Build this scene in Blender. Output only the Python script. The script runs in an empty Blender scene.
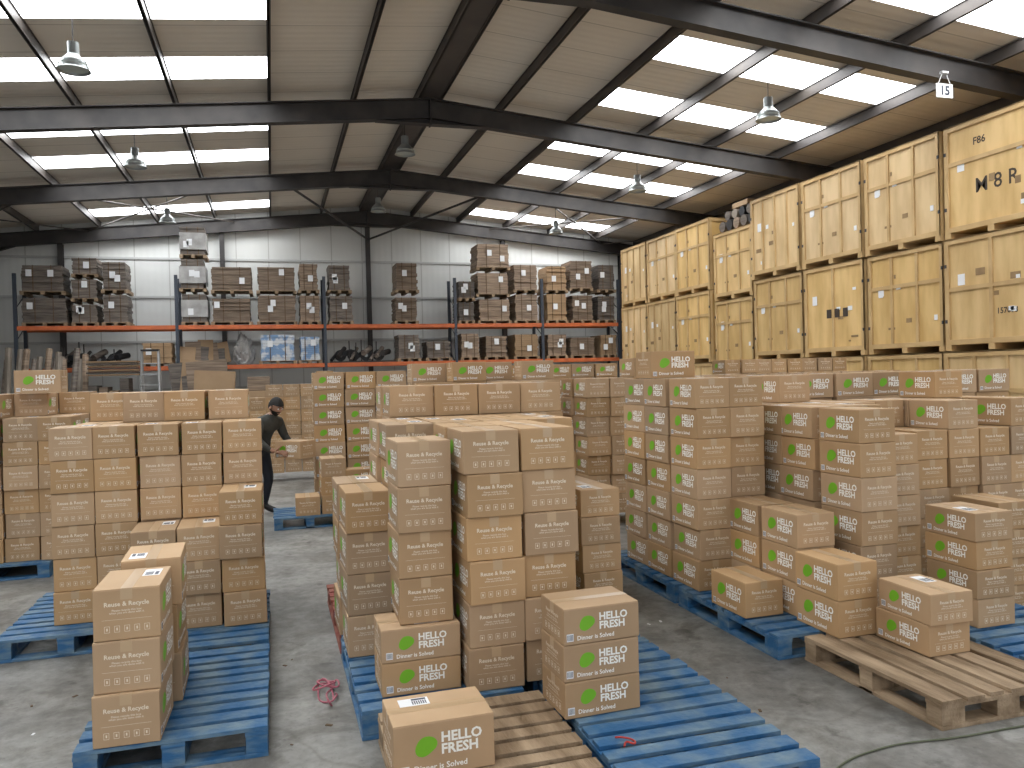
import bpy, bmesh, math, random
from mathutils import Matrix, Vector, noise
random.seed(7)
sc=bpy.context.scene; COL=bpy.context.collection
# ---------------------------------------------------------------- materials
def mat(name, col, rough=.7, metal=0., col2=None, nscale=5., ndet=4., bump=0., bscale=40., rnd=0., stretch=None, emit=None, estr=0., lo=.35, hi=.65, coords='Object', hue=0.):
    m=bpy.data.materials.new(name); m.use_nodes=True; nt=m.node_tree; N=nt.nodes; Lk=nt.links
    b=N['Principled BSDF']; b.inputs['Roughness'].default_value=rough; b.inputs['Metallic'].default_value=metal
    b.inputs['Base Color'].default_value=(*col,1)
    tc=N.new('ShaderNodeTexCoord'); mp=N.new('ShaderNodeMapping'); Lk.new(tc.outputs[coords],mp.inputs[0])
    if stretch: mp.inputs['Scale'].default_value=stretch
    last=None
    if col2:
        n=N.new('ShaderNodeTexNoise'); n.inputs['Scale'].default_value=nscale; n.inputs['Detail'].default_value=ndet
        Lk.new(mp.outputs[0],n.inputs['Vector'])
        r=N.new('ShaderNodeValToRGB'); r.color_ramp.elements[0].position=lo; r.color_ramp.elements[1].position=hi
        r.color_ramp.elements[0].color=(*col,1); r.color_ramp.elements[1].color=(*col2,1)
        Lk.new(n.outputs[0],r.inputs[0]); last=r.outputs[0]; Lk.new(last,b.inputs['Base Color'])
    if rnd>0:
        oi=N.new('ShaderNodeObjectInfo'); mr=N.new('ShaderNodeMapRange'); mr.inputs['To Min'].default_value=1-rnd; mr.inputs['To Max'].default_value=1+rnd
        Lk.new(oi.outputs['Random'],mr.inputs[0])
        h=N.new('ShaderNodeHueSaturation'); Lk.new(mr.outputs[0],h.inputs['Value'])
        if hue>0:
            mu=N.new('ShaderNodeMath'); mu.operation='MULTIPLY'; mu.inputs[1].default_value=7.31; Lk.new(oi.outputs['Random'],mu.inputs[0])
            fr=N.new('ShaderNodeMath'); fr.operation='FRACT'; Lk.new(mu.outputs[0],fr.inputs[0])
            m2=N.new('ShaderNodeMapRange'); m2.inputs['To Min'].default_value=1-hue; m2.inputs['To Max'].default_value=1+hue; Lk.new(fr.outputs[0],m2.inputs[0]); Lk.new(m2.outputs[0],h.inputs['Saturation'])
        if last: Lk.new(last,h.inputs['Color'])
        else: h.inputs['Color'].default_value=(*col,1)
        Lk.new(h.outputs[0],b.inputs['Base Color'])
    if bump>0:
        n2=N.new('ShaderNodeTexNoise'); n2.inputs['Scale'].default_value=bscale; n2.inputs['Detail'].default_value=3
        Lk.new(mp.outputs[0],n2.inputs['Vector']); bp=N.new('ShaderNodeBump'); bp.inputs['Strength'].default_value=bump; bp.inputs['Distance'].default_value=.02
        Lk.new(n2.outputs[0],bp.inputs['Height']); Lk.new(bp.outputs[0],b.inputs['Normal'])
    if emit:
        b.inputs['Emission Color'].default_value=(*emit,1); b.inputs['Emission Strength'].default_value=estr
    return m
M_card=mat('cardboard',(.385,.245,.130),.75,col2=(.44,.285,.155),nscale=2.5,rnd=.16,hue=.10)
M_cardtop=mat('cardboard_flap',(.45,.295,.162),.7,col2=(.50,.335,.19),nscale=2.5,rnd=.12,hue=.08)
M_white=mat('white_print',(.86,.84,.78),.6)
M_print=mat('pale_print',(.76,.66,.52),.6)
M_green=mat('green_print',(.16,.42,.015),.6)
M_label=mat('paper_label',(.80,.81,.83),.5)
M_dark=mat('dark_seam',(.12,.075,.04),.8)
M_ink=mat('label_ink',(.03,.04,.07),.5)
M_tape=mat('parcel_tape',(.47,.325,.19),.3)
M_blue=mat('blue_pallet_paint',(.018,.105,.245),.6,col2=(.14,.215,.27),nscale=7,ndet=8,bump=.3,bscale=30,stretch=(1,1,3),lo=.40,hi=.68)
M_wood=mat('weathered_wood',(.19,.125,.07),.75,col2=(.40,.29,.185),nscale=4,ndet=8,bump=.4,bscale=25,stretch=(3,.6,3))
M_redwood=mat('red_painted_wood',(.25,.04,.03),.7,col2=(.3,.12,.08),nscale=6)
M_ply=mat('plywood',(.57,.38,.165),.6,col2=(.72,.51,.25),nscale=1.6,ndet=8,bump=.1,bscale=8,rnd=.13,stretch=(1,2.5,.6),hue=.12)
M_batten=mat('crate_batten',(.47,.305,.13),.6,col2=(.60,.41,.195),nscale=2,rnd=.10)
M_stain=mat('dark_timber_patch',(.24,.15,.07),.7,col2=(.32,.21,.10),nscale=5)
M_stencil=mat('black_stencil',(.05,.035,.025),.7)
M_steel=mat('dark_painted_steel',(.034,.031,.031),.55,metal=.2,col2=(.06,.053,.05),nscale=2)
M_purlin=mat('purlin_steel',(.06,.052,.05),.5,metal=.3,col2=(.10,.085,.075),nscale=1)
M_orange=mat('orange_rack_beam',(.62,.15,.045),.5,col2=(.5,.12,.04))
M_rackup=mat('rack_upright',(.045,.055,.075),.5)
M_lampm=mat('lamp_aluminium',(.30,.32,.32),.35,metal=.6)
M_lampg=mat('lamp_glass',(.45,.5,.48),.2)
M_brownload=mat('bundled_cardboard',(.17,.12,.085),.7,col2=(.33,.245,.175),nscale=1.5,stretch=(1,1,14),rnd=.25)
M_darkload=mat('wrapped_dark_bundle',(.10,.08,.068),.6,col2=(.21,.175,.145),nscale=2,stretch=(1,1,10),rnd=.3)
M_tanload=mat('tan_carton',(.36,.235,.13),.7,col2=(.42,.28,.16),nscale=2,rnd=.2)
M_wrap=mat('stretch_wrap_plastic',(.30,.29,.28),.35,col2=(.46,.45,.44),nscale=3,bump=.5,bscale=10)
M_bluewrap=mat('blue_carton',(.20,.33,.54),.5,col2=(.62,.65,.68),nscale=4,lo=.45,hi=.55)
M_tube=mat('grey_tube',(.20,.165,.13),.7,col2=(.28,.24,.20),nscale=2)
M_black=mat('black_rubber',(.015,.015,.017),.6)
M_pink=mat('pink_plastic',(.45,.13,.17),.4)
M_lip=mat('lip',(.28,.09,.07),.5)
M_red=mat('red_plastic',(.42,.03,.02),.4)
M_cable=mat('dull_green_cable',(.09,.10,.055),.5)
M_skin=mat('skin',(.36,.19,.12),.55)
M_hair=mat('black_hair',(.012,.010,.009),.7,bump=.6,bscale=120)
M_jacket=mat('dark_jacket',(.035,.036,.032),.8,col2=(.055,.054,.046),nscale=9,bump=.5,bscale=14)
M_trouser=mat('navy_trousers',(.02,.024,.035),.85,bump=.4,bscale=12)
M_eye=mat('eye',(.7,.7,.68),.3)
M_alu=mat('ladder_aluminium',(.4,.4,.4),.4,metal=.5)
def floor_mat():
    m=bpy.data.materials.new('concrete_floor'); m.use_nodes=True; nt=m.node_tree; N=nt.nodes; L=nt.links; b=N['Principled BSDF']
    tc=N.new('ShaderNodeTexCoord')
    def nz(s,d,rg=.6,dist=0.):
        n=N.new('ShaderNodeTexNoise'); n.inputs['Scale'].default_value=s; n.inputs['Detail'].default_value=d; n.inputs['Roughness'].default_value=rg; n.inputs['Distortion'].default_value=dist; L.new(tc.outputs['Object'],n.inputs['Vector']); return n
    def ramp(src,p0,c0,p1,c1):
        r=N.new('ShaderNodeValToRGB'); e=r.color_ramp.elements; e[0].position=p0; e[1].position=p1; e[0].color=(*c0,1); e[1].color=(*c1,1); L.new(src,r.inputs[0]); return r.outputs[0]
    def mul(a,c,f):
        x=N.new('ShaderNodeMix'); x.data_type='RGBA'; x.blend_type='MULTIPLY'; x.inputs[0].default_value=f; L.new(a,x.inputs[6]); L.new(c,x.inputs[7]); return x.outputs[2]
    a=nz(.9,8,.65); c=nz(14,8); w=nz(1.3,2); s=nz(2.2,6,.7,.6); s2=nz(55,3); s3=nz(5.0,5,.6)
    v=N.new('ShaderNodeTexVoronoi'); v.feature='DISTANCE_TO_EDGE'; v.inputs['Scale'].default_value=.3
    mx=N.new('ShaderNodeMix'); mx.data_type='VECTOR'; mx.inputs[0].default_value=.35; L.new(tc.outputs['Object'],mx.inputs[4]); L.new(w.outputs['Color'],mx.inputs[5]); L.new(mx.outputs[1],v.inputs['Vector'])
    o=ramp(a.outputs[0],.36,(.15,.146,.136),.64,(.31,.305,.285))
    o=mul(o,ramp(c.outputs[0],.3,(.70,.70,.70),.6,(1.08,1.08,1.08)),1)
    o=mul(o,ramp(s.outputs[0],.40,(.48,.455,.42),.54,(1,1,1)),.75)
    o=mul(o,ramp(s3.outputs[0],.32,(.38,.36,.34),.39,(1,1,1)),.7)
    o=mul(o,ramp(s2.outputs[0],.30,(.55,.55,.55),.40,(1,1,1)),.6)
    o=mul(o,ramp(v.outputs['Distance'],.0,(.5,.48,.45),.004,(1,1,1)),.5)
    L.new(o,b.inputs['Base Color']); b.inputs['Roughness'].default_value=.5
    bu=N.new('ShaderNodeBump'); bu.inputs['Strength'].default_value=.15; bu.inputs['Distance'].default_value=.01; L.new(c.outputs[0],bu.inputs['Height']); L.new(bu.outputs[0],b.inputs['Normal'])
    return m
def ribbed_mat(name,colA,colB,axis,freq,lw=.03,rough=.6,bs=.12,dk=.7):
    m=bpy.data.materials.new(name); m.use_nodes=True; nt=m.node_tree; N=nt.nodes; L=nt.links; b=N['Principled BSDF']
    tc=N.new('ShaderNodeTexCoord'); sp=N.new('ShaderNodeSeparateXYZ'); L.new(tc.outputs['Object'],sp.inputs[0])
    n=N.new('ShaderNodeTexNoise'); n.inputs['Scale'].default_value=.5; n.inputs['Detail'].default_value=5; L.new(tc.outputs['Object'],n.inputs['Vector'])
    r=N.new('ShaderNodeValToRGB'); r.color_ramp.elements[0].color=(*colA,1); r.color_ramp.elements[1].color=(*colB,1); r.color_ramp.elements[0].position=.3; r.color_ramp.elements[1].position=.7; L.new(n.outputs[0],r.inputs[0])
    mu=N.new('ShaderNodeMath'); mu.operation='MULTIPLY'; mu.inputs[1].default_value=freq; L.new(sp.outputs[axis],mu.inputs[0])
    fr=N.new('ShaderNodeMath'); fr.operation='FRACT'; L.new(mu.outputs[0],fr.inputs[0])
    gt=N.new('ShaderNodeMath'); gt.operation='LESS_THAN'; gt.inputs[1].default_value=lw; L.new(fr.outputs[0],gt.inputs[0])
    mx=N.new('ShaderNodeMix'); mx.data_type='RGBA'; mx.blend_type='MULTIPLY'; L.new(gt.outputs[0],mx.inputs[0]); L.new(r.outputs[0],mx.inputs[6]); mx.inputs[7].default_value=(dk,dk*.98,dk*.96,1)
    L.new(mx.outputs[2],b.inputs['Base Color']); b.inputs['Roughness'].default_value=rough
    m3=N.new('ShaderNodeMath'); m3.operation='MULTIPLY'; m3.inputs[1].default_value=freq*5*6.283; L.new(sp.outputs[axis],m3.inputs[0])
    s=N.new('ShaderNodeMath'); s.operation='SINE'; L.new(m3.outputs[0],s.inputs[0])
    bu=N.new('ShaderNodeBump'); bu.inputs['Strength'].default_value=bs; bu.inputs['Distance'].default_value=.02; L.new(s.outputs[0],bu.inputs['Height']); L.new(bu.outputs[0],b.inputs['Normal'])
    return m
M_floor=floor_mat()
M_roof=ribbed_mat('roof_liner_sheet',(.70,.635,.55),(.78,.715,.63),'Y',1.0)
M_wall=ribbed_mat('wall_cladding_sheet',(.60,.605,.59),(.68,.685,.66),'X',1.0,bs=.06)
M_walls=ribbed_mat('side_wall_cladding',(.42,.42,.41),(.5,.5,.49),'Y',1.0)
M_sky=mat('translucent_skylight',(.8,.85,.9),.5,emit=(.95,.98,1.0),estr=10.)
# ---------------------------------------------------------------- mesh builder
class MB:
    def __init__(s): s.v=[];s.f=[];s.m=[];s.mats=[]
    def mi(s,m):
        if m not in s.mats: s.mats.append(m)
        return s.mats.index(m)
    def add(s,vs,fs,m,M=None):
        o=len(s.v); k=s.mi(m)
        for v in vs:
            v=Vector(v); s.v.append(tuple(M@v) if M else tuple(v))
        for f in fs: s.f.append([o+i for i in f]); s.m.append(k)
    def box(s,x0,x1,y0,y1,z0,z1,m,M=None,bev=0.):
        if bev<=0:
            vs=[(x0,y0,z0),(x1,y0,z0),(x1,y1,z0),(x0,y1,z0),(x0,y0,z1),(x1,y0,z1),(x1,y1,z1),(x0,y1,z1)]
            s.add(vs,[(0,3,2,1),(4,5,6,7),(0,1,5,4),(1,2,6,5),(2,3,7,6),(3,0,4,7)],m,M)
        else:
            bm=bmesh.new(); bmesh.ops.create_cube(bm,size=1)
            for v in bm.verts: v.co=Vector(((x0+x1)/2+v.co.x*(x1-x0),(y0+y1)/2+v.co.y*(y1-y0),(z0+z1)/2+v.co.z*(z1-z0)))
            bmesh.ops.bevel(bm,geom=bm.edges[:],offset=bev,segments=2,affect='EDGES',profile=.5)
            bm.verts.index_update()
            s.add([v.co.copy() for v in bm.verts],[[v.index for v in f.verts] for f in bm.faces],m,M); bm.free()
    def cyl(s,p0,p1,r0,m,r1=None,n=12,cap=True):
        p0=Vector(p0);p1=Vector(p1); r1=r0 if r1 is None else r1
        d=(p1-p0).normalized(); q=d.to_track_quat('Z','Y'); vs=[]
        for p,r in ((p0,r0),(p1,r1)):
            for i in range(n):
                a=2*math.pi*i/n; vs.append(p+q@Vector((r*math.cos(a),r*math.sin(a),0)))
        fs=[(i,(i+1)%n,n+(i+1)%n,n+i) for i in range(n)]
        if cap: fs+=[tuple(range(n-1,-1,-1)),tuple(range(n,2*n))]
        s.add(vs,fs,m)
    def mesh(s,name,smooth=False):
        me=bpy.data.meshes.new(name); me.from_pydata(s.v,[],s.f)
        for m in s.mats: me.materials.append(m)
        me.polygons.foreach_set('material_index',s.m)
        if smooth: me.polygons.foreach_set('use_smooth',[True]*len(me.polygons))
        me.update(); return me
    def obj(s,name,loc=(0,0,0),rz=0,parent=None,smooth=False):
        return inst(s.mesh(name,smooth),name,loc,rz,parent)
def inst(me,name,loc=(0,0,0),rz=0,parent=None):
    o=bpy.data.objects.new(name,me); COL.objects.link(o); o.location=loc; o.rotation_euler=(0,0,rz)
    if parent: o.parent=parent
    return o
def empty(name,loc=(0,0,0),rz=0):
    e=bpy.data.objects.new(name,None); COL.objects.link(e); e.location=loc; e.rotation_euler=(0,0,rz); e.empty_display_size=.1; return e
def text_geo(body,size,bold=0.,align='CENTER'):
    c=bpy.data.curves.new('t','FONT'); c.body=body; c.size=size; c.offset=bold; c.align_x=align; c.resolution_u=2; c.space_line=.85
    o=bpy.data.objects.new('t',c); COL.objects.link(o); dg=bpy.context.evaluated_depsgraph_get(); e=o.evaluated_get(dg); me=e.to_mesh()
    vs=[v.co.copy() for v in me.vertices]; fs=[list(p.vertices) for p in me.polygons]
    e.to_mesh_clear(); bpy.data.objects.remove(o); bpy.data.curves.remove(c); return vs,fs
T_hello=text_geo('HELLO\nFRESH',.055,.0018,'LEFT')
T_dinner=text_geo('Dinner is Solved',.034,.0006,'LEFT')
T_reuse=text_geo('Reuse & Recycle',.027,.0006)
T_small=text_geo('Please recycle this box\nwhen you are done with it',.013,.0001)
# ---------------------------------------------------------------- cardboard box template
def box_mesh(W,L,H,label=0,name='cardboard_box'):
    """short (W) faces on -y/+y, long (L) logo faces on -x/+x. origin: centre bottom"""
    b=MB()
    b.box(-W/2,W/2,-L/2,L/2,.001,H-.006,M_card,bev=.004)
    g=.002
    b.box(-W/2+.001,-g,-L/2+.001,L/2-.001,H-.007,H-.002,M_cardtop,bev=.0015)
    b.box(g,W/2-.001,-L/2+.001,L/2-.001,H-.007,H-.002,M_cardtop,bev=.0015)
    b.box(-.024,.024,-L/2,L/2,H-.0021,H-.0012,M_tape)
    b.box(-.024,.024,-L/2-.0006,-L/2+.001,H-.05,H-.003,M_tape); b.box(-.024,.024,L/2-.001,L/2+.0006,H-.05,H-.003,M_tape)
    def face(side):
        if side=='-x': return Matrix(((0,0,-1,-W/2-.0007),(-1,0,0,0),(0,1,0,0),(0,0,0,1)))
        if side=='+x': return Matrix(((0,0,1,W/2+.0007),(1,0,0,0),(0,1,0,0),(0,0,0,1)))
        if side=='-y': return Matrix(((1,0,0,0),(0,0,-1,-L/2-.0007),(0,1,0,0),(0,0,0,1)))
        return Matrix(((-1,0,0,0),(0,0,1,L/2+.0007),(0,1,0,0),(0,0,0,1)))
    k=H/.215; k=max(k,.86)
    for s in ('-x','+x'):
        F=face(s)
        b.add(*T_hello,M_white,F@Matrix.Translation((-.015,H*.60,0))@Matrix.Scale(k,4))
        b.add(*T_dinner,M_white,F@Matrix.Translation((-.125,H*.12,0))@Matrix.Scale(k*.95,4))
        vs=[];n=20
        for i in range(n):
            a=2*math.pi*i/n; r=.040*k*(1+.13*math.cos(2*(a-.8))+.05*math.cos(3*a))
            vs.append((-.075+r*1.08*math.cos(a),H*.56+r*.95*math.sin(a),0))
        b.add(vs,[tuple(range(n))],M_green,F)
        b.box(-.175,-.142,.018,.052,-.0004,.0003,M_label,F)
        for i in range(5): b.box(-.172+i*.006,-.169+i*.006,.022,.048,.0003,.0006,M_ink,F)
    for s in ('-y','+y'):
        F=face(s)
        b.add(*T_reuse,M_print,F@Matrix.Translation((0,H*.66,0))@Matrix.Scale(min(1,k),4))
        b.add(*T_small,M_print,F@Matrix.Translation((0,H*.56,0)))
        b.box(-.10,.10,H*.40,H*.404,-.0004,.0002,M_print,F)
        for i in range(5):
            cx=-.08+i*.04; z0=H*.16; z1=z0+.028; w=.011; t=.0016
            b.box(cx-w,cx+w,z0,z0+t,-.0004,.0002,M_print,F); b.box(cx-w,cx+w,z1-t,z1,-.0004,.0002,M_print,F)
            b.box(cx-w,cx-w+t,z0,z1,-.0004,.0002,M_print,F); b.box(cx+w-t,cx+w,z0,z1,-.0004,.0002,M_print,F)
            b.box(cx-.003,cx+.003,z0+.008,z1-.008,-.0004,.0002,M_print,F)
    if label:
        x=.03 if label==1 else -.09; y=.02 if label==1 else -.10
        b.box(x,x+.075,y,y+.125,H-.0022,H-.0006,M_label)
        for i in range(7): b.box(x+.01,x+.045,y+.012+i*.009,y+.017+i*.009,H-.0006,H-.0002,M_ink)
        b.box(x+.052,x+.068,y+.01,y+.07,H-.0006,H-.0002,M_ink)
    return b.mesh(name)
_cache={}
def bmesh_for(W,L,H,lab):
    k=(round(W,3),round(L,3),round(H,3),lab)
    if k not in _cache: _cache[k]=box_mesh(W,L,H,lab)
    return _cache[k]
WW,LL,HH=.275,.385,.215
def stack(x,y,counts,orient='N',z=.142,W=WW,L=LL,H=HH,rz=0.,jit=1.,name='cardboard_box_stack',g=.012,labp=.5):
    p=empty(name,(x,y,z),rz)
    dx,dy=(W,L) if orient=='N' else (L,W)
    for j,row in enumerate(counts):
        for i,n in enumerate(row):
            cx=(i+.5)*(dx+g)+random.uniform(-.006,.006)*jit; cy=(j+.5)*(dy+g)+random.uniform(-.02,.02)*jit
            rc=random.uniform(-.018,.018)*jit
            for k in range(int(n)):
                lab=random.choice([0,1,2]) if (k==n-1 and random.random()<labp+.3) else 0
                r=rc+random.uniform(-.024,.024)*jit+(0 if orient=='N' else math.pi/2)
                if random.random()<.5: r+=math.pi
                inst(bmesh_for(W,L,H,lab),'box',(cx+random.uniform(-.008,.008)*jit,cy+random.uniform(-.014,.014)*jit,k*H),r,p)
    return p
# ---------------------------------------------------------------- pallets
def pallet_mesh(w,l,m,dirx=True,seed=0):
    rr=random.Random(seed); b=MB()
    def bx(a0,a1,c0,c1,z0,z1):
        if dirx: b.box(a0,a1,c0,c1,z0,z1,m,bev=.002)
        else: b.box(c0,c1,a0,a1,z0,z1,m,bev=.002)
    A,C=(w,l) if dirx else (l,w)
    nb=max(6,int(round(C/.125))); bw=C/nb
    for i in range(nb):
        gp=.012+rr.random()*.014
        bx(rr.uniform(-.006,.006),A+rr.uniform(-.006,.006),i*bw+(gp if i else 0),(i+1)*bw-(gp if i<nb-1 else 0),.120,.140)
    for k in range(3):
        a=[0,A/2-.05,A-.10][k]
        bx(a,a+.10,0,C,.100,.1195)
        bx(a,a+.10,0,C,0,.020)
        for q in range(3):
            c=[0,C/2-.07,C-.14][q]; bx(a+.003,a+.097,c+.002,c+.138,.0205,.0995)
    for q in (0,C-.1): bx(.1,A-.1,q,q+.1,.001,.019)
    return b.mesh('pallet')
_pc={}
def pallet(x,y,w=.8,l=1.2,m=None,dirx=True,rz=0,name='blue_wooden_pallet'):
    m=m or M_blue; k=(w,l,m.name,dirx)
    if k not in _pc: _pc[k]=pallet_mesh(w,l,m,dirx,len(_pc))
    return inst(_pc[k],name,(x,y,0),rz)
# ---------------------------------------------------------------- room shell
XR,ZR,SL=3.2,6.9,.0958
XL,XRR=-9.5,15.9; YF,YB=-4.,27.25
def zr(x,base): return base-SL*abs(x-XR)
b=MB(); b.box(XL,XRR,YF,YB,-.15,0,M_floor); b.obj('floor')
ZS=7.52
ys=[]
for k in range(-2,5):
    y0=10.25+5.6*(k-1)
    ys+= [(y0+1.55,y0+2.55),(y0+4.0,y0+5.0)]
ys=[(a,c) for a,c in ys if a>YF and c<YB]
roof=MB(); sk=MB()
def quad(B,xa,xb,ya,yb,m,t=.04):
    za,zb=zr(xa,ZS),zr(xb,ZS)
    vs=[(xa,ya,za),(xb,ya,zb),(xb,yb,zb),(xa,yb,za),(xa,ya,za+t),(xb,ya,zb+t),(xb,yb,zb+t),(xa,yb,za+t)]
    B.add(vs,[(0,3,2,1),(4,5,6,7),(0,1,5,4),(1,2,6,5),(2,3,7,6),(3,0,4,7)],m)
S0,S1=3.1,8.1
for s in (-1,1):
    E=12.7
    def q(B,r0,r1,ya,yb,m):
        xa,xb=sorted((XR+s*r0,XR+s*r1)); quad(B,xa,xb,ya,yb,m)
    q(roof,0,S0,YF,YB,M_roof); q(roof,S1,E,YF,YB,M_roof)
    y=YF
    for a,c in ys:
        q(roof,S0,S1,y,a,M_roof); q(sk,S0,S1,a,c,M_sky); y=c
    q(roof,S0,S1,y,YB,M_roof)
roof.obj('ceiling'); sk.obj('window_1')
def gable(y0,y1,m,name,door=False):
    b=MB(); zt=7.6
    if not door:
        vs=[]
        for y in (y0,y1):
            vs+=[(XL,y,0),(XRR,y,0),(XRR,y,zr(XRR,zt)),(XR,y,zt),(XL,y,zr(XL,zt))]
        b.add(vs,[(0,1,2,3,4),(9,8,7,6,5),(0,5,6,1),(1,6,7,2),(2,7,8,3),(3,8,9,4),(4,9,5,0)],m)
    else:
        segs=[XL,-6.5,0.,3.,10.,XRR]
        for i in range(5):
            a,c=segs[i],segs[i+1]; z0=0 if i%2==0 else 4.8
            vs=[]
            for y in (y0,y1): vs+=[(a,y,z0),(c,y,z0),(c,y,zr(c,zt)),(a,y,zr(a,zt))]
            b.add(vs,[(0,1,2,3),(7,6,5,4),(0,4,5,1),(1,5,6,2),(2,6,7,3),(3,7,4,0)],m)
    return b.obj(name)
gable(YB,YB+.1,M_wall,'wall_back'); gable(YF-.1,YF,M_wall,'wall_front',True)
b=MB(); b.box(XL-.1,XL,YF,YB,0,zr(XL,7.6),M_walls); b.obj('wall_left')
b=MB(); b.box(XRR,XRR+.1,YF,YB,0,zr(XRR,7.6),M_walls); b.obj('wall_right')
def beamI(B,p0,p1,h,w,m,tf=.02):
    (x0,y,z0),(x1,_,z1)=p0,p1
    def slab(ya,yb,da,db):
        vs=[(x0,y+ya,z0+da),(x1,y+ya,z1+da),(x1,y+yb,z1+da),(x0,y+yb,z0+da),(x0,y+ya,z0+db),(x1,y+ya,z1+db),(x1,y+yb,z1+db),(x0,y+yb,z0+db)]
        B.add(vs,[(0,3,2,1),(4,5,6,7),(0,1,5,4),(1,2,6,5),(2,3,7,6),(3,0,4,7)],m)
    slab(-w/2,w/2,0,tf); slab(-w/2,w/2,h-tf,h); slab(-.008,.008,tf,h-tf)
for Y in (-.9,4.7,10.3,15.95,21.55,27.0):
    b=MB()
    for s in (-1,1):
        xe=XR+s*12.6
        beamI(b,(XR,Y,ZR),(xe,Y,zr(xe,ZR)),.40,.20,M_steel)
        xh=XR+s*1.1; z=ZR
        b.add([(XR,Y-.008,z),(xh,Y-.008,zr(xh,z)),(XR,Y-.008,z-.12),(XR,Y+.008,z),(xh,Y+.008,zr(xh,z)),(XR,Y+.008,z-.12)],[(0,1,2),(5,4,3),(0,3,4,1),(1,4,5,2),(2,5,3,0)],M_steel)
        b.add([(XR,Y-.1,z-.12),(xh,Y-.1,zr(xh,z)-.01),(xh,Y+.1,zr(xh,z)-.01),(XR,Y+.1,z-.12)],[(0,1,2,3)],M_steel)
        xh=xe-s*2.2; ze=zr(xe,ZR)
        b.add([(xe,Y-.1,ze-.55),(xh,Y-.1,zr(xh,ZR)-.01),(xh,Y+.1,zr(xh,ZR)-.01),(xe,Y+.1,ze-.55)],[(0,1,2,3)],M_steel)
        b.add([(xe,Y,ze-.55),(xh,Y,zr(xh,ZR)),(xe,Y,ze)],[(0,1,2)],M_steel)
        xc=xe-s*.2
        b.box(xc-.2,xc+.2,Y-.1,Y-.08,0,ze,M_steel); b.box(xc-.2,xc+.2,Y+.08,Y+.1,0,ze,M_steel); b.box(xc-.2,xc-.18,Y-.1,Y+.1,0,ze,M_steel); b.box(xc+.18,xc+.2,Y-.1,Y+.1,0,ze,M_steel); b.box(xc-.01,xc+.01,Y-.08,Y+.08,0,ze,M_steel)
    b.box(XR-.015,XR+.015,Y-.1,Y+.1,ZR-.14,ZR+.4,M_steel)
    b.obj('steel_portal_frame')
b=MB()
for s in (-1,1):
    for r in (.22,1.5,3.1,4.77,6.43,8.1,9.8,11.5):
        x=XR+s*r; z=zr(x,ZR+.40)
        b.box(x-.012,x+.012,YF,YB,z,z+.20,M_purlin); b.box(x-.03,x+.03,YF,YB,z,z+.012,M_purlin); b.box(x-.03,x+.03,YF,YB,z+.188,z+.2,M_purlin)
b.box(XR-.22,XR+.22,YF,YB,ZR+.40,ZR+.415,M_purlin)
b.obj('roof_purlins')
b=MB()
Y0,Y1=21.6,26.95
for s in (-1,1):
    for r0,r1 in ((4.2,8.4),(8.4,12.3)):
        for a,c in ((r0,r1),(r1,r0)):
            xa,xb=XR+s*a,XR+s*c
            b.cyl((xa,Y0,zr(xa,ZR+.3)),(xb,Y1,zr(xb,ZR+.3)),.022,M_purlin,n=8)
    b.cyl((XR+s*.05,26.85,6.35),(XR+s*2.6,21.65,zr(XR+s*2.6,ZR+.1)),.035,M_steel,n=8)
b.obj('roof_bracing')
b=MB()
for x in (-6.0,-1.4,XR,7.9,12.4):
    b.box(x-.07,x+.07,YB-.24,YB-.22,0,zr(x,ZR),M_steel); b.box(x-.07,x+.07,YB-.06,YB-.04,0,zr(x,ZR),M_steel); b.box(x-.01,x+.01,YB-.22,YB-.06,0,zr(x,ZR),M_steel)
b.obj('steel_wall_posts')
b=MB()
for z in (1.5,3.0,4.4,5.6): b.box(XL,XRR,YB-.04,YB-.001,z,z+.07,M_walls)
b.obj('trim_1')
def lamp(x,y,z,top):
    b=MB(); b.cyl((0,0,.28),(0,0,top-z),.008,M_steel,n=6)
    b.cyl((0,0,.14),(0,0,.30),.075,M_lampm,n=20)
    pr=[(.075,.14),(.11,.10),(.17,.04),(.20,-.06),(.215,-.08)]
    n=24;vs=[];fs=[]
    for r,h in pr:
        for i in range(n): a=2*math.pi*i/n; vs.append((r*math.cos(a),r*math.sin(a),h))
    for j in range(len(pr)-1):
        for i in range(n): fs.append((j*n+i,(j+1)*n+i,(j+1)*n+(i+1)%n,j*n+(i+1)%n))
    b.add(vs,fs,M_lampm); b.cyl((0,0,-.05),(0,0,.0),.19,M_lampg,n=20); b.cyl((0,0,0),(0,0,.1),.05,M_lampg,n=12)
    b.obj('high_bay_lamp',(x,y,z))
for x,y,z in ((-2.45,12.1,6.05),(-2.45,17.2,6.05),(-2.5,22.7,6.0),(8.2,11.8,6.0),(8.3,17.1,6.0),(8.3,22.7,6.0),(2.80,16.7,6.45),(2.95,22.3,6.4),(2.85,9.6,6.6)):
    lamp(x,y,z,zr(x,ZR+.4))
b=MB(); b.box(-.16,.16,-.008,.008,-.28,-.06,M_label); b.add(*text_geo('15',.2,.006),M_ink,Matrix(((1,0,0,0),(0,0,-1,-.0095),(0,1,0,-.235),(0,0,0,1))))
b.cyl((-.12,0,-.07),(-.03,0,.12),.006,M_label,n=6); b.cyl((.12,0,-.07),(.03,0,.12),.006,M_label,n=6); b.box(-.06,.06,-.03,.03,.1,.13,M_label)
b.obj('hanging_bay_number_sign',(10.3,10.18,zr(10.4,ZR)-.02))
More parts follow.
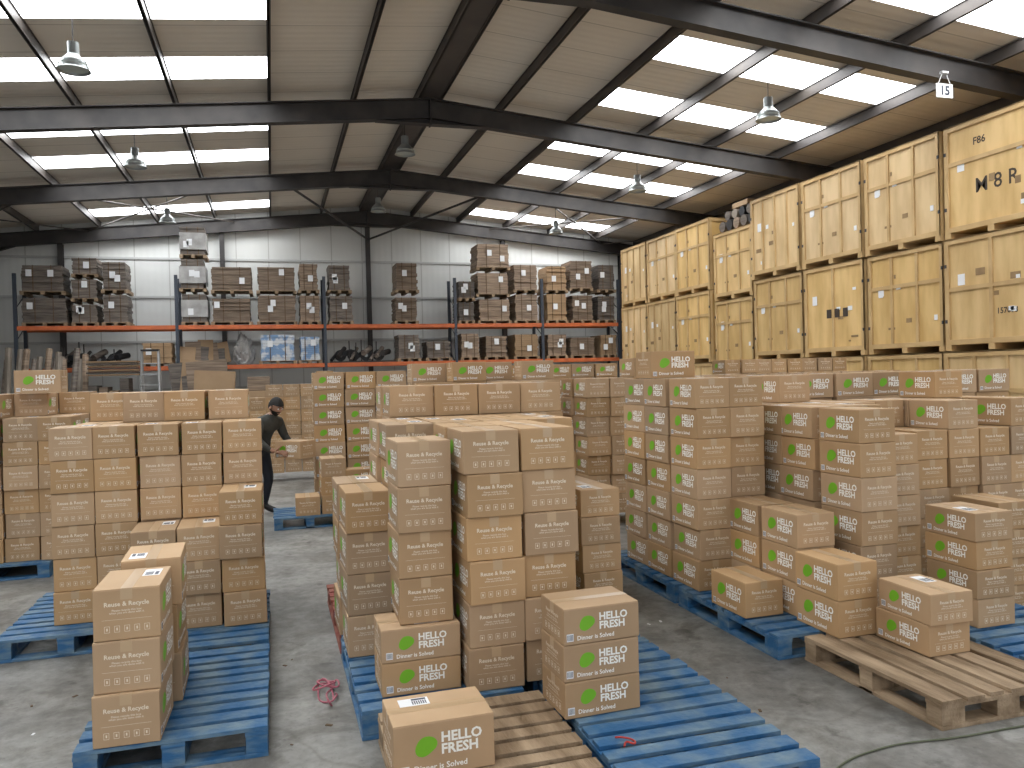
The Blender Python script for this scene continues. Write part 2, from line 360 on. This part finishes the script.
# ---------------------------------------------------------------- plywood crates
def crate_mesh(D,Wd,Hh,style=0):
    b=MB(); t=.03; s=.10; rq=random.Random(style*13+5)
    b.box(t,D-t,t,Wd-t,s,Hh-t,M_ply)
    bw=.09
    def fr(face):
        if face=='x': P=lambda a0,a1,z0,z1,d=.03:b.box(0,d,a0,a1,z0,z1,M_batten,bev=.004); Wf=Wd
        else: P=lambda a0,a1,z0,z1,d=.03:b.box(a0,a1,0,d,z0,z1,M_batten,bev=.004); Wf=D
        P(0,bw,s,Hh); P(Wf-bw,Wf,s,Hh); P(bw,Wf-bw,Hh-bw,Hh); P(bw,Wf-bw,s,s+bw)
        if style==0:
            P(Wf/3-.03,Wf/3+.03,s+bw,Hh-bw,.03); P(2*Wf/3-.03,2*Wf/3+.03,s+bw,Hh-bw,.03)
            if face=='x': b.box(.008,.031,bw,Wf-bw,Hh*.66-.035,Hh*.66+.035,M_batten)
        if style==2 and face=='x': b.box(.008,.031,bw,Wf-bw,Hh*.66-.035,Hh*.66+.035,M_batten)
        if style==1:
            P(Wf/2-.035,Wf/2+.035,s+bw,Hh-bw,.03)
            if face=='x': b.box(.008,.031,bw,Wf-bw,Hh*.55-.035,Hh*.55+.035,M_batten)
        if style==3: P(Wf*.5-.03,Wf*.5+.03,s+bw,Hh-bw,.03)
        if style==4:
            for q in (.25,.5,.75): P(Wf*q-.028,Wf*q+.028,s+bw,Hh-bw,.03)
    fr('x'); fr('y')
    b.box(0,D,0,Wd,Hh-.02,Hh,M_batten)
    for k in (0,Wd/2-.06,Wd-.12): b.box(.0,D,k,k+.12,0,s,M_batten)
    for z in (Hh*.25,Hh*.75):
        b.box(-.006,.0,.0,.05,z,z+.06,M_steel); b.box(-.006,.0,Wd-.05,Wd,z,z+.06,M_steel)
    b.box(.022,.029,Wd-.40,Wd-.26,Hh*.58,Hh*.58+.19,M_label)
    for i in range(3): # stickers, scuffs and patches
        y=rq.uniform(.15,Wd-.3); z=rq.uniform(.3,Hh-.4)
        b.box(.020,.0292,y,y+rq.uniform(.05,.12),z,z+rq.uniform(.05,.10),M_label)
        y=rq.uniform(.12,Wd-.35); z=rq.uniform(.25,Hh-.4)
        b.box(.022,.0295,y,y+rq.uniform(.04,.2),z,z+rq.uniform(.03,.12),M_stain)
    if style in (1,2):
        F=Matrix(((0,0,-1,.027),(-1,0,0,0),(0,1,0,0),(0,0,0,1)))
        for tx,sz,yy,zz in (('F86',.17,Wd*.62,Hh*.78),('M 8 R',.34,Wd*.45,Hh*.36)) if style==2 else (('157018',.13,Wd*.35,Hh*.30),):
            b.add(*text_geo(tx,sz,.003),M_stencil,Matrix.Translation((0,yy,zz))@F)
    if style==3:
        for yy in (.5,.75,1.0): b.box(.02,.0285,yy,yy+.14,Hh*.42,Hh*.42+.18,M_stencil)
    return b.mesh('plywood_crate')
CX,CY,CS,CH=11.24,11.23,1.914,1.93
cr={st:crate_mesh(1.6,CS-.06,CH-.02,st) for st in range(5)}
cr[5]=crate_mesh(1.6,CS-.06,CH-.02,5)
small=crate_mesh(1.5,CS-.16,1.74,0)
for i in range(-4,7):
    if i==3:
        for k in range(3): inst(small,'plywood_storage_crate',(CX+.05,CY+i*CS+.08,k*1.76))
        continue
    for k in range(3):
        st={(-1,2):2,(-1,1):1,(1,1):3,(0,1):0}.get((i,k),random.choice([0,0,4,4,0]))
        inst(cr[st],'plywood_storage_crate',(CX+random.uniform(-.05,.05),CY+i*CS+.03,k*CH))
b=MB()
for i in range(5):
    a=.2+i*.33; b.cyl((.1,a,.16),(1.2,a+.03,.17+.04*(i%2)),.14,[M_black,M_darkload,M_brownload][i%3],n=12)
for i in range(4):
    a=.35+i*.33; b.cyl((.15,a,.42),(1.1,a+.05,.44),.12,[M_darkload,M_black,M_tube][i%3],n=12)
b.box(.2,1.1,.5,1.2,.56,.70,M_tanload,bev=.02)
b.obj('rolled_tarpaulin_pile',(CX+.1,CY+3*CS+.1,5.29))
# ---------------------------------------------------------------- back racking
RY0,RY1=25.35,26.35; Z1,Z2=2.23,3.42
ups=[-6.8,-2.62,1.62,5.75,8.72,11.5]
b=MB()
for x in ups:
    for y in (RY0,RY1-.08): b.box(x-.045,x+.045,y,y+.08,0,4.9,M_rackup)
    z=.3
    while z<4.3: b.cyl((x,RY0+.05,z),(x,RY1-.05,z+.45),.015,M_rackup,n=6); z+=.9
for xa,xb in zip(ups[:-1],ups[1:]):
    for z in (Z1,Z2):
        for y in (RY0-.02,RY1-.06): b.box(xa+.045,xb-.045,y,y+.05,z-.12,z,M_orange)
        b.box(xa+.05,xb-.05,RY0+.04,RY1-.08,z-.04,z-.02,M_rackup)
b.obj('pallet_racking')
def load(x0,x1,z0,z1,m,tiers=2,y0=25.38,lab=True,wrap=False):
    B=MB(); w=x1-x0; H=z1-z0; th=H/tiers; r=random
    for t in range(tiers):
        z=t*th; ox=r.uniform(-.04,.04) if t else 0
        for k in range(3): B.box(ox+k*(w-.1)/2,ox+k*(w-.1)/2+.1,0,.95,z,z+.08,M_wood)
        B.box(ox,ox+w,0,.95,z+.08,z+.10,M_wood)
        n=r.randint(8,13); hh=(th-r.uniform(.05,.16))/n-.008; ins=r.uniform(.0,.05)
        for i in range(n):
            a=ins+r.uniform(0,.04)+ox; c=w-ins-r.uniform(0,.04)+ox; d=r.uniform(0,.05)
            B.box(a,c,d,.93,z+.10+i*hh,z+.10+(i+1)*hh-.005,m)
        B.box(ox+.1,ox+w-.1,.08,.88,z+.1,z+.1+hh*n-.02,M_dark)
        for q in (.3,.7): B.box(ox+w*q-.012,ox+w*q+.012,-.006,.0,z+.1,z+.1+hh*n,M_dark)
        if wrap: B.box(ox+.01,ox+w-.01,-.012,.94,z+.25,z+th*.75,M_wrap)
        if lab:
            for q in range(r.choice([1,1,2])):
                a=r.uniform(.1,w-.3); zz=z+r.uniform(.3,.6)*th
                B.box(a,a+.15,-.02,-.012,zz,zz+.19,M_label)
    return B.obj('palletised_carton_load',(x0,y0,z0+.002))
for x0,x1,z1,m,t,wr in ((-6.65,-5.5,5.2,M_darkload,2,0),(-5.4,-4.7,5.5,M_darkload,3,0),(-4.62,-3.9,5.3,M_darkload,2,0),(-2.5,-1.75,6.4,M_darkload,3,1),(-1.68,-.5,5.3,M_brownload,2,0),(-.38,.8,5.3,M_brownload,2,0),(.86,1.5,5.35,M_brownload,2,0),(1.75,2.5,5.35,M_darkload,2,0),(3.78,4.55,5.4,M_brownload,2,0),
    (5.85,6.4,4.9,M_darkload,2,0),(6.5,7.65,6.05,M_brownload,3,0),(7.75,8.6,5.45,M_brownload,2,0),(8.85,9.65,5.45,M_tanload,2,0),(9.75,10.6,5.6,M_brownload,2,0),(10.7,11.4,5.5,M_darkload,2,0)):
    load(x0,x1,Z2,z1,m,t,wrap=bool(wr))
for x0,x1,z1,m,t in ((-3.6,-2.75,2.95,M_tanload,1),(-.35,.75,3.22,M_bluewrap,1),(.8,1.5,3.2,M_bluewrap,1),(3.85,4.6,3.1,M_darkload,1),(4.75,5.6,3.0,M_darkload,1),(5.9,6.55,3.15,M_brownload,1),(6.7,7.5,3.1,M_brownload,1),(7.7,8.6,3.1,M_tanload,1),(8.85,9.6,3.15,M_brownload,1),(9.7,10.6,3.05,M_brownload,1),(10.8,11.4,3.1,M_tanload,1)):
    load(x0,x1,Z1,z1,m,t)
for x0,x1,z1,m in ((4.0,5.5,1.9,M_brownload),(6.0,8.4,1.95,M_tanload),(9,11.3,1.95,M_tanload)):
    load(x0,x1,0.,z1,m,2,lab=False)
def parts(loc,seed):
    rr=random.Random(seed); b=MB()
    for i in range(9):
        a=i*.2; b.cyl((a,.2,.08+.1*(i%3)),(a+.25,.6,.35+.12*(i%2)),.05+.02*(i%3),[M_black,M_darkload,M_steel][rr.randint(0,2)],n=10)
    for i in range(4): b.cyl((.3+i*.4,.4,.23),(.3+i*.4,.52,.23),.18,M_black,n=18); b.cyl((.3+i*.4,.39,.23),(.3+i*.4,.53,.23),.06,M_lampm,n=10)
    for i in range(5): x=rr.uniform(.1,1.8); b.box(x,x+.03,.3,.34,.05,.45+.3*rr.random(),M_steel)
    b.box(0,2.0,.1,.8,0,.05,M_steel); b.obj('machine_parts_pile',loc)
parts((1.8,25.4,Z1+.003),1); parts((-5.9,25.4,Z1+.003),4)
rr=random.Random(21); b=MB()
for i in range(7):
    x=i*.17; b.box(-.22,.22,-.012,.012,0,.45+.35*rr.random(),[M_tanload,M_brownload,M_darkload][i%3],Matrix.Translation((x,.15+.05*i,.07))@Matrix.Rotation(rr.uniform(-.2,.2),4,'Y')@Matrix.Rotation(-.25,4,'X'))
b.box(-.1,1.1,.0,.7,0,.05,M_wood); b.obj('loose_board_offcuts',(-2.4,25.42,Z1+.003))
b=MB(); rr=random.Random(2)
for i in range(26):
    x=-8.3+i*.135; h=2.3+.5*rr.random(); b.cyl((x,24.2+.1*rr.random(),0.09),(x-.15+.3*rr.random(),25.1,h),.085,[M_tube,M_brownload,M_darkload,M_tube][i%4],n=8)
b.obj('leaning_cardboard_tubes')
rr=random.Random(9)
b=MB()
for i in range(5):
    x=i*.26; b.box(x,x+.22,.0,.7,0,1.5+.45*rr.random(),[M_darkload,M_brownload,M_wood][i%3],bev=.01)
for i in range(7):
    b.box(0,1.25,-.02,.7,2.0+i*.06,2.04+i*.06,[M_tanload,M_darkload][i%2],Matrix.Translation((rr.uniform(-.05,.05),rr.uniform(-.03,.03),-.03)))
b.obj('scrap_board_pile',(-4.75,24.0,.002))
b=MB()
for i in range(7):
    b.box(-.55,.55,-.02,.02,0,1.2,[M_tanload,M_brownload,M_darkload][i%3],Matrix.Translation((rr.uniform(-.3,.3),.06*i,.85+.3*(i%2)))@Matrix.Rotation(rr.uniform(-.3,.3),4,'Y')@Matrix.Rotation(-.12,4,'X'))
b.box(-.75,.75,-.1,.6,0,.9,M_tanload,bev=.01)
b.obj('flattened_carton_pile',(-1.85,24.1,.002))
b=MB()
for s in (-1,1):
    b.cyl((s*.25,0,0.03),(s*.2,.35,2.6),.03,M_alu,n=6); b.cyl((s*.25,.85,0.03),(s*.2,.45,2.6),.025,M_alu,n=6)
for i in range(8): z=.28*(i+1); b.box(-.24,.24,z/2.6*.35-.04,z/2.6*.35+.04,z,z+.03,M_alu)
b.box(-.22,.22,.28,.52,2.58,2.63,M_black); b.obj('step_ladder',(-3.05,22.6,0))
def blob(name,loc,sx,sy,sz,m,seed=1,amp=.35,sub=4):
    bm=bmesh.new(); bmesh.ops.create_icosphere(bm,subdivisions=sub,radius=1)
    for v in bm.verts:
        k=1+amp*noise.noise(v.co*2.3+Vector((seed*3.1,0,0)))+amp*.5*noise.noise(v.co*6+Vector((seed,0,0)))
        v.co=Vector((v.co.x*sx*k,v.co.y*sy*k,max(0,(v.co.z+.7))*sz*k))
    me=bpy.data.meshes.new(name); bm.to_mesh(me); bm.free(); me.materials.append(m); return inst(me,name,loc)
b=MB(); b.box(0,1.5,0,.8,0,1.45,M_tanload,bev=.02); b.box(.1,.7,.1,.7,1.455,1.85,M_brownload,bev=.02); b.obj('large_carton',(-.75,23.2,0))
blob('crumpled_plastic_wrap',(-.78,25.85,Z1+.01),.28,.26,.50,M_wrap,4)
# ---------------------------------------------------------------- pallets on the floor
pallet(-.86,3.80); pallet(-.86,5.08); pallet(-1.69,5.64)
pallet(-2.9,8.05,.95,1.2)
pallet(.36,3.80); pallet(.36,5.06,m=M_redwood,name='red_wooden_pallet')
pallet(1.26,2.72,rz=-.01); pallet(1.26,3.97)
pallet(.43,2.56,.79,1.2,m=M_wood,name='wooden_pallet')
pallet(2.78,4.02); pallet(2.78,5.27)
pallet(2.93,2.98,.8,1.0,m=M_wood,dirx=False,name='wooden_pallet')
pallet(3.78,2.98); pallet(3.62,4.25,1.0,1.2)
pallet(-.02,9.5,.8,.8)
# ---------------------------------------------------------------- box stacks
stack(-2.9,8.12,[[7,7,6,6],[7,7,7,6],[7,7,7,7]])
stack(-2.27,8.35,[[1]],'E',z=.143+7*HH,name='cardboard_box')
stack(-1.41,5.86,[[6,6,6,6,6]],W=.255)
stack(-1.33,6.31,[[6,7,7,7],[7,7,7,7]],W=.275)
stack(-.89,5.43,[[3,3,4]],W=.262)
stack(-.77,3.80,[[3]],H=.226,labp=1,W=.27); stack(-.74,4.24,[[3]],H=.236,labp=1,W=.27)
stack(.41,3.10,[[1]],'E',H=.215,W=.29,L=.405,name='cardboard_box',labp=1)
stack(.47,3.92,[[2]],'E',H=.165,W=.29,L=.395,jit=.3)
stack(.57,3.94,[[4]],H=.228,z=.143+.331,W=.27,L=.36)
stack(.885,3.80,[[6]],W=.285); stack(1.19,3.83,[[6]],W=.285)
stack(1.215,3.375,[[3]],'E',H=.167,W=.29,L=.375,labp=1,jit=.4,rz=.03)
stack(.36,4.56,[[4],[4]],H=.232,W=.25)
stack(.62,4.66,[[6,6,6,6],[6,6,6,6]],W=.28)
stack(.885,4.23,[[6,6]],W=.285)
stack(.76,5.50,[[7,7,7,7],[7,7,7,7]],W=.305)
stack(1.99,5.1,[[4],[4],[5]],H=.19,W=.29)
stack(2.84,5.04,[[7,7],[7,7],[7,7]])
stack(2.86,5.72,[[1]],'E',z=.143+7*HH,name='cardboard_box')
stack(2.78,4.36,[[1]],H=.225,name='cardboard_box',jit=.5,L=.40)
stack(3.10,4.26,[[3]],jit=.4); stack(3.10,4.67,[[3]],jit=.4,L=.35)
stack(3.06,3.84,[[2]],jit=.4)
stack(3.50,4.17,[[6]],jit=.6); stack(3.52,4.62,[[6,6,5],[6,6,6],[6,7,6]])
stack(4.5,4.75,[[5,6,5,6],[6,6,7,6]])
stack(3.31,3.43,[[2]],H=.17,labp=1,L=.39)
stack(3.92,3.70,[[4]],H=.17,labp=1)
stack(4.64,4.2,[[4,3]],H=.19,z=.001)
stack(4.0,6.0,[[7]*7,[7]*7],'E')
stack(3.6,6.4,[[7]])
stack(.50,10.5,[[8,8,8],[8,8,8]],'E',z=.001,H=.225); stack(.22,9.55,[[1,3]])
stack(.80,9.55,[[3,4]],'E',z=.001)
stack(1.5,8.6,[[7,8,7,8]],'E'); stack(1.5,8.95,[[8,8,8,7]],'E'); stack(3.3,8.2,[[7,7,8,7,7,7,7,7],[7]*8])
stack(2.3,12.2,[[8]*8],'E'); stack(5.8,8.2,[[7]*6])
stack(-.4,14.2,[[6,7,7,7,8,7]])
stack(6.9,11.2,[[8]*8])
stack(-5.2,12.5,[[6]*5])
stack(2.0,7.0,[[7,7]])
# ---------------------------------------------------------------- small floor things
def curve(name,pts,r,m):
    c=bpy.data.curves.new(name,'CURVE'); c.dimensions='3D'; c.bevel_depth=r; c.bevel_resolution=2; s=c.splines.new('BEZIER'); s.bezier_points.add(len(pts)-1)
    for p,q in zip(s.bezier_points,pts): p.co=q; p.handle_left_type=p.handle_right_type='AUTO'
    c.materials.append(m); o=bpy.data.objects.new(name,c); COL.objects.link(o); return o
curve('extension_cable',[(1.9,2.5,.006),(2.2,2.82,.006),(2.55,2.93,.006),(2.95,2.9,.006),(3.4,2.88,.006),(4.2,2.7,.006)],.0045,M_cable)
rr=random.Random(5)
curve('pink_plastic_strap',[(.22+rr.uniform(-.04,.07),4.42+rr.uniform(-.16,.16),.012+rr.random()*.035) for i in range(14)],.005,M_pink)
curve('red_plastic_strap',[(1.36,3.14,.148),(1.385,3.11,.156),(1.42,3.085,.148),(1.41,3.06,.148),(1.38,3.07,.155),(1.36,3.05,.148)],.0045,M_red)
rr=random.Random(11); b=MB()
for i in range(14):
    x=rr.choice([.14,2.4,-1.2])+rr.uniform(-.12,.12); y=rr.uniform(3.3,5.2); s=rr.uniform(.006,.018)
    b.box(-s,s,-s*.5,s*.5,0,.003,[M_label,M_dark,M_dark][i%3],Matrix.Translation((x,y,.001))@Matrix.Rotation(rr.uniform(0,3),4,'Z'))
b.obj('floor_litter')
# ---------------------------------------------------------------- worker
def skin_mesh(nodes,edges,sub=2,name='body'):
    me=bpy.data.meshes.new(name); me.from_pydata([n[:3] for n in nodes],edges,[])
    o=bpy.data.objects.new(name,me); COL.objects.link(o)
    md=o.modifiers.new('s','SKIN'); md.use_smooth_shade=True
    for i,n in enumerate(nodes):
        rr=n[3] if isinstance(n[3],tuple) else (n[3],n[3]); me.skin_vertices[0].data[i].radius=rr
    me.skin_vertices[0].data[0].use_root=True
    sb=o.modifiers.new('b','SUBSURF'); sb.levels=sub; sb.render_levels=sub
    dg=bpy.context.evaluated_depsgraph_get(); m2=bpy.data.meshes.new_from_object(o.evaluated_get(dg)); bpy.data.objects.remove(o); m2.name=name; return m2
def worker(loc,rz):
    P=empty('warehouse_worker',loc,rz)
    nd=[(0,0,.86,(.155,.125)),(.05,0,1.0,(.15,.12)),(.14,0,1.13,(.165,.125)),(.21,0,1.22,(.13,.10)),(.255,0,1.275,.055),(.28,0,1.31,.05),
        (.0,.10,.80,.095),(.07,.12,.46,.065),(-.03,.13,.10,.045),(.10,.14,.045,.042),(.17,.145,.04,.035),
        (.0,-.10,.80,.095),(.03,-.12,.46,.065),(-.09,-.13,.10,.045),(.04,-.14,.045,.042),(.11,-.145,.04,.035),
        (.20,.175,1.19,.072),(.23,.26,.98,.052),(.38,.235,.86,.040),(.44,.185,.83,.030),
        (.20,-.175,1.19,.072),(.23,-.26,.98,.052),(.38,-.235,.86,.040),(.44,-.185,.83,.030)]
    ed=[(0,1),(1,2),(2,3),(3,4),(4,5),(0,6),(6,7),(7,8),(8,9),(9,10),(0,11),(11,12),(12,13),(13,14),(14,15),(3,16),(16,17),(17,18),(18,19),(3,20),(20,21),(21,22),(22,23)]
    me=skin_mesh(nd,ed)
    for m in (M_jacket,M_trouser,M_black,M_skin): me.materials.append(m)
    for p in me.polygons:
        c=p.center
        if c.z<.115: p.material_index=2
        elif c.z<.82 and c.x<.2: p.material_index=1
        elif c.x>.415 and c.z<.95: p.material_index=3
        elif c.z>1.285: p.material_index=3
        else: p.material_index=0
    inst(me,'body',parent=P)
    for s in (1,-1):
        w=Vector((.44,.182*s,.83)); nodes=[(*w,.026),(w.x+.05,w.y-.008*s,w.z-.005,(.030,.014)),(w.x+.085,w.y-.010*s,w.z-.01,(.034,.012))]; e=[(0,1),(1,2)]
        for k,(dz,ln) in enumerate(((.028,.07),(.010,.08),(-.008,.075),(-.026,.06))):
            b0=len(nodes); q=Vector((w.x+.095,w.y-.012*s,w.z-.01+dz))
            nodes+= [(q.x,q.y,q.z,.010),(q.x+ln*.45,q.y-.002*s,q.z-.01,.009),(q.x+ln*.8,q.y-.008*s,q.z-.02,.0085),(q.x+ln,q.y-.016*s,q.z-.026,.007)]
            e+=[(2,b0),(b0,b0+1),(b0+1,b0+2),(b0+2,b0+3)]
        b0=len(nodes); nodes+=[(w.x+.04,w.y-.004*s,w.z+.04,.011),(w.x+.075,w.y-.010*s,w.z+.065,.010),(w.x+.10,w.y-.014*s,w.z+.075,.008)]; e+=[(0,b0),(b0,b0+1),(b0+1,b0+2)]
        hm=skin_mesh(nodes,e,2,'hand'); hm.materials.append(M_skin); inst(hm,'hand',parent=P)
    H=empty('head',(.315,0,1.375)); H.parent=P; H.rotation_euler=(0,.40,-.15)
    bm=bmesh.new(); bmesh.ops.create_uvsphere(bm,u_segments=32,v_segments=24,radius=1)
    for v in bm.verts:
        x,y,z=v.co
        wx=.095; wy=.075; wz=.118
        jaw=1-.30*max(0,-z)**1.3
        X=x*wx*(jaw if x<0 else (1-.12*max(0,-z))); Y=y*wy*jaw; Z=z*wz
        if x>0:
            X+=.022*math.exp(-((y/.17)**2+((z+.12)/.20)**2))
            X-=.008*(math.exp(-(((y-.38)/.16)**2+((z-.05)/.13)**2))+math.exp(-(((y+.38)/.16)**2+((z-.05)/.13)**2)))
            X+=.007*math.exp(-((y/.3)**2+((z+.47)/.08)**2)); X+=.008*math.exp(-((y/.3)**2+((z+.85)/.15)**2))
        v.co=(X,Y,Z)
    me=bpy.data.meshes.new('face'); bm.to_mesh(me); bm.free(); me.materials.append(M_skin); me.materials.append(M_hair)
    for p in me.polygons:
        p.use_smooth=True; c=p.center
        if c.z<-.035 and c.x>.0 and not (abs(c.y)<.02 and -.062<c.z<-.05): p.material_index=1
    inst(me,'face',parent=H)
    bm=bmesh.new(); bmesh.ops.create_uvsphere(bm,u_segments=28,v_segments=20,radius=1)
    dl=[v for v in bm.verts if (v.co.z<.28 and v.co.x>.25) or v.co.z<-.45]; bmesh.ops.delete(bm,geom=dl,context='VERTS')
    for v in bm.verts: v.co=Vector((v.co.x*.106-.004,v.co.y*.085,v.co.z*.128+.004))
    me=bpy.data.meshes.new('hair'); bm.to_mesh(me); bm.free(); me.materials.append(M_hair)
    for p in me.polygons: p.use_smooth=True
    inst(me,'hair',parent=H)
    b=MB()
    for s in (1,-1):
        b.cyl((.078,.030*s,.008),(.090,.030*s,.008),.011,M_eye,r1=.007,n=12); b.cyl((.090,.030*s,.008),(.0915,.030*s,.008),.005,M_black,n=10)
        b.box(.085,.095,.030*s-.016,.030*s+.016,.026,.032,M_hair)
        b.cyl((-.005,.070*s,-.005),(-.012,.088*s,.0),.022,M_skin,r1=.028,n=14)
    b.box(.088,.094,-.02,.02,-.058,-.054,M_lip)
    b.obj('face_features',parent=H)
    inst(bmesh_for(.30,LL,HH,0),'held_cardboard_box',(.60,0,.745),math.pi/2,P)
    return P
worker((-.20,10.75,.0),-.70)
# ---------------------------------------------------------------- world, camera
wd=bpy.data.worlds.new('sky'); sc.world=wd; wd.use_nodes=True; bg=wd.node_tree.nodes['Background']; bg.inputs[0].default_value=(.88,.93,1,1); bg.inputs[1].default_value=2.0
cam=bpy.data.cameras.new('camera'); cam.sensor_width=36; cam.lens=801.5/1024*36; cam.clip_end=200
co=bpy.data.objects.new('camera',cam); COL.objects.link(co); sc.camera=co
yaw,pit,rol=.2910,.0107,-.0255
f=Vector((math.sin(yaw)*math.cos(pit),math.cos(yaw)*math.cos(pit),-math.sin(pit))); r=Vector((math.cos(yaw),-math.sin(yaw),0)); u=r.cross(f)
r2=r*math.cos(rol)+u*math.sin(rol); u2=-r*math.sin(rol)+u*math.cos(rol)
co.matrix_world=Matrix(((r2.x,u2.x,-f.x,0),(r2.y,u2.y,-f.y,0),(r2.z,u2.z,-f.z,1.7),(0,0,0,1)))
sc.view_settings.view_transform='Standard'; sc.view_settings.exposure=0
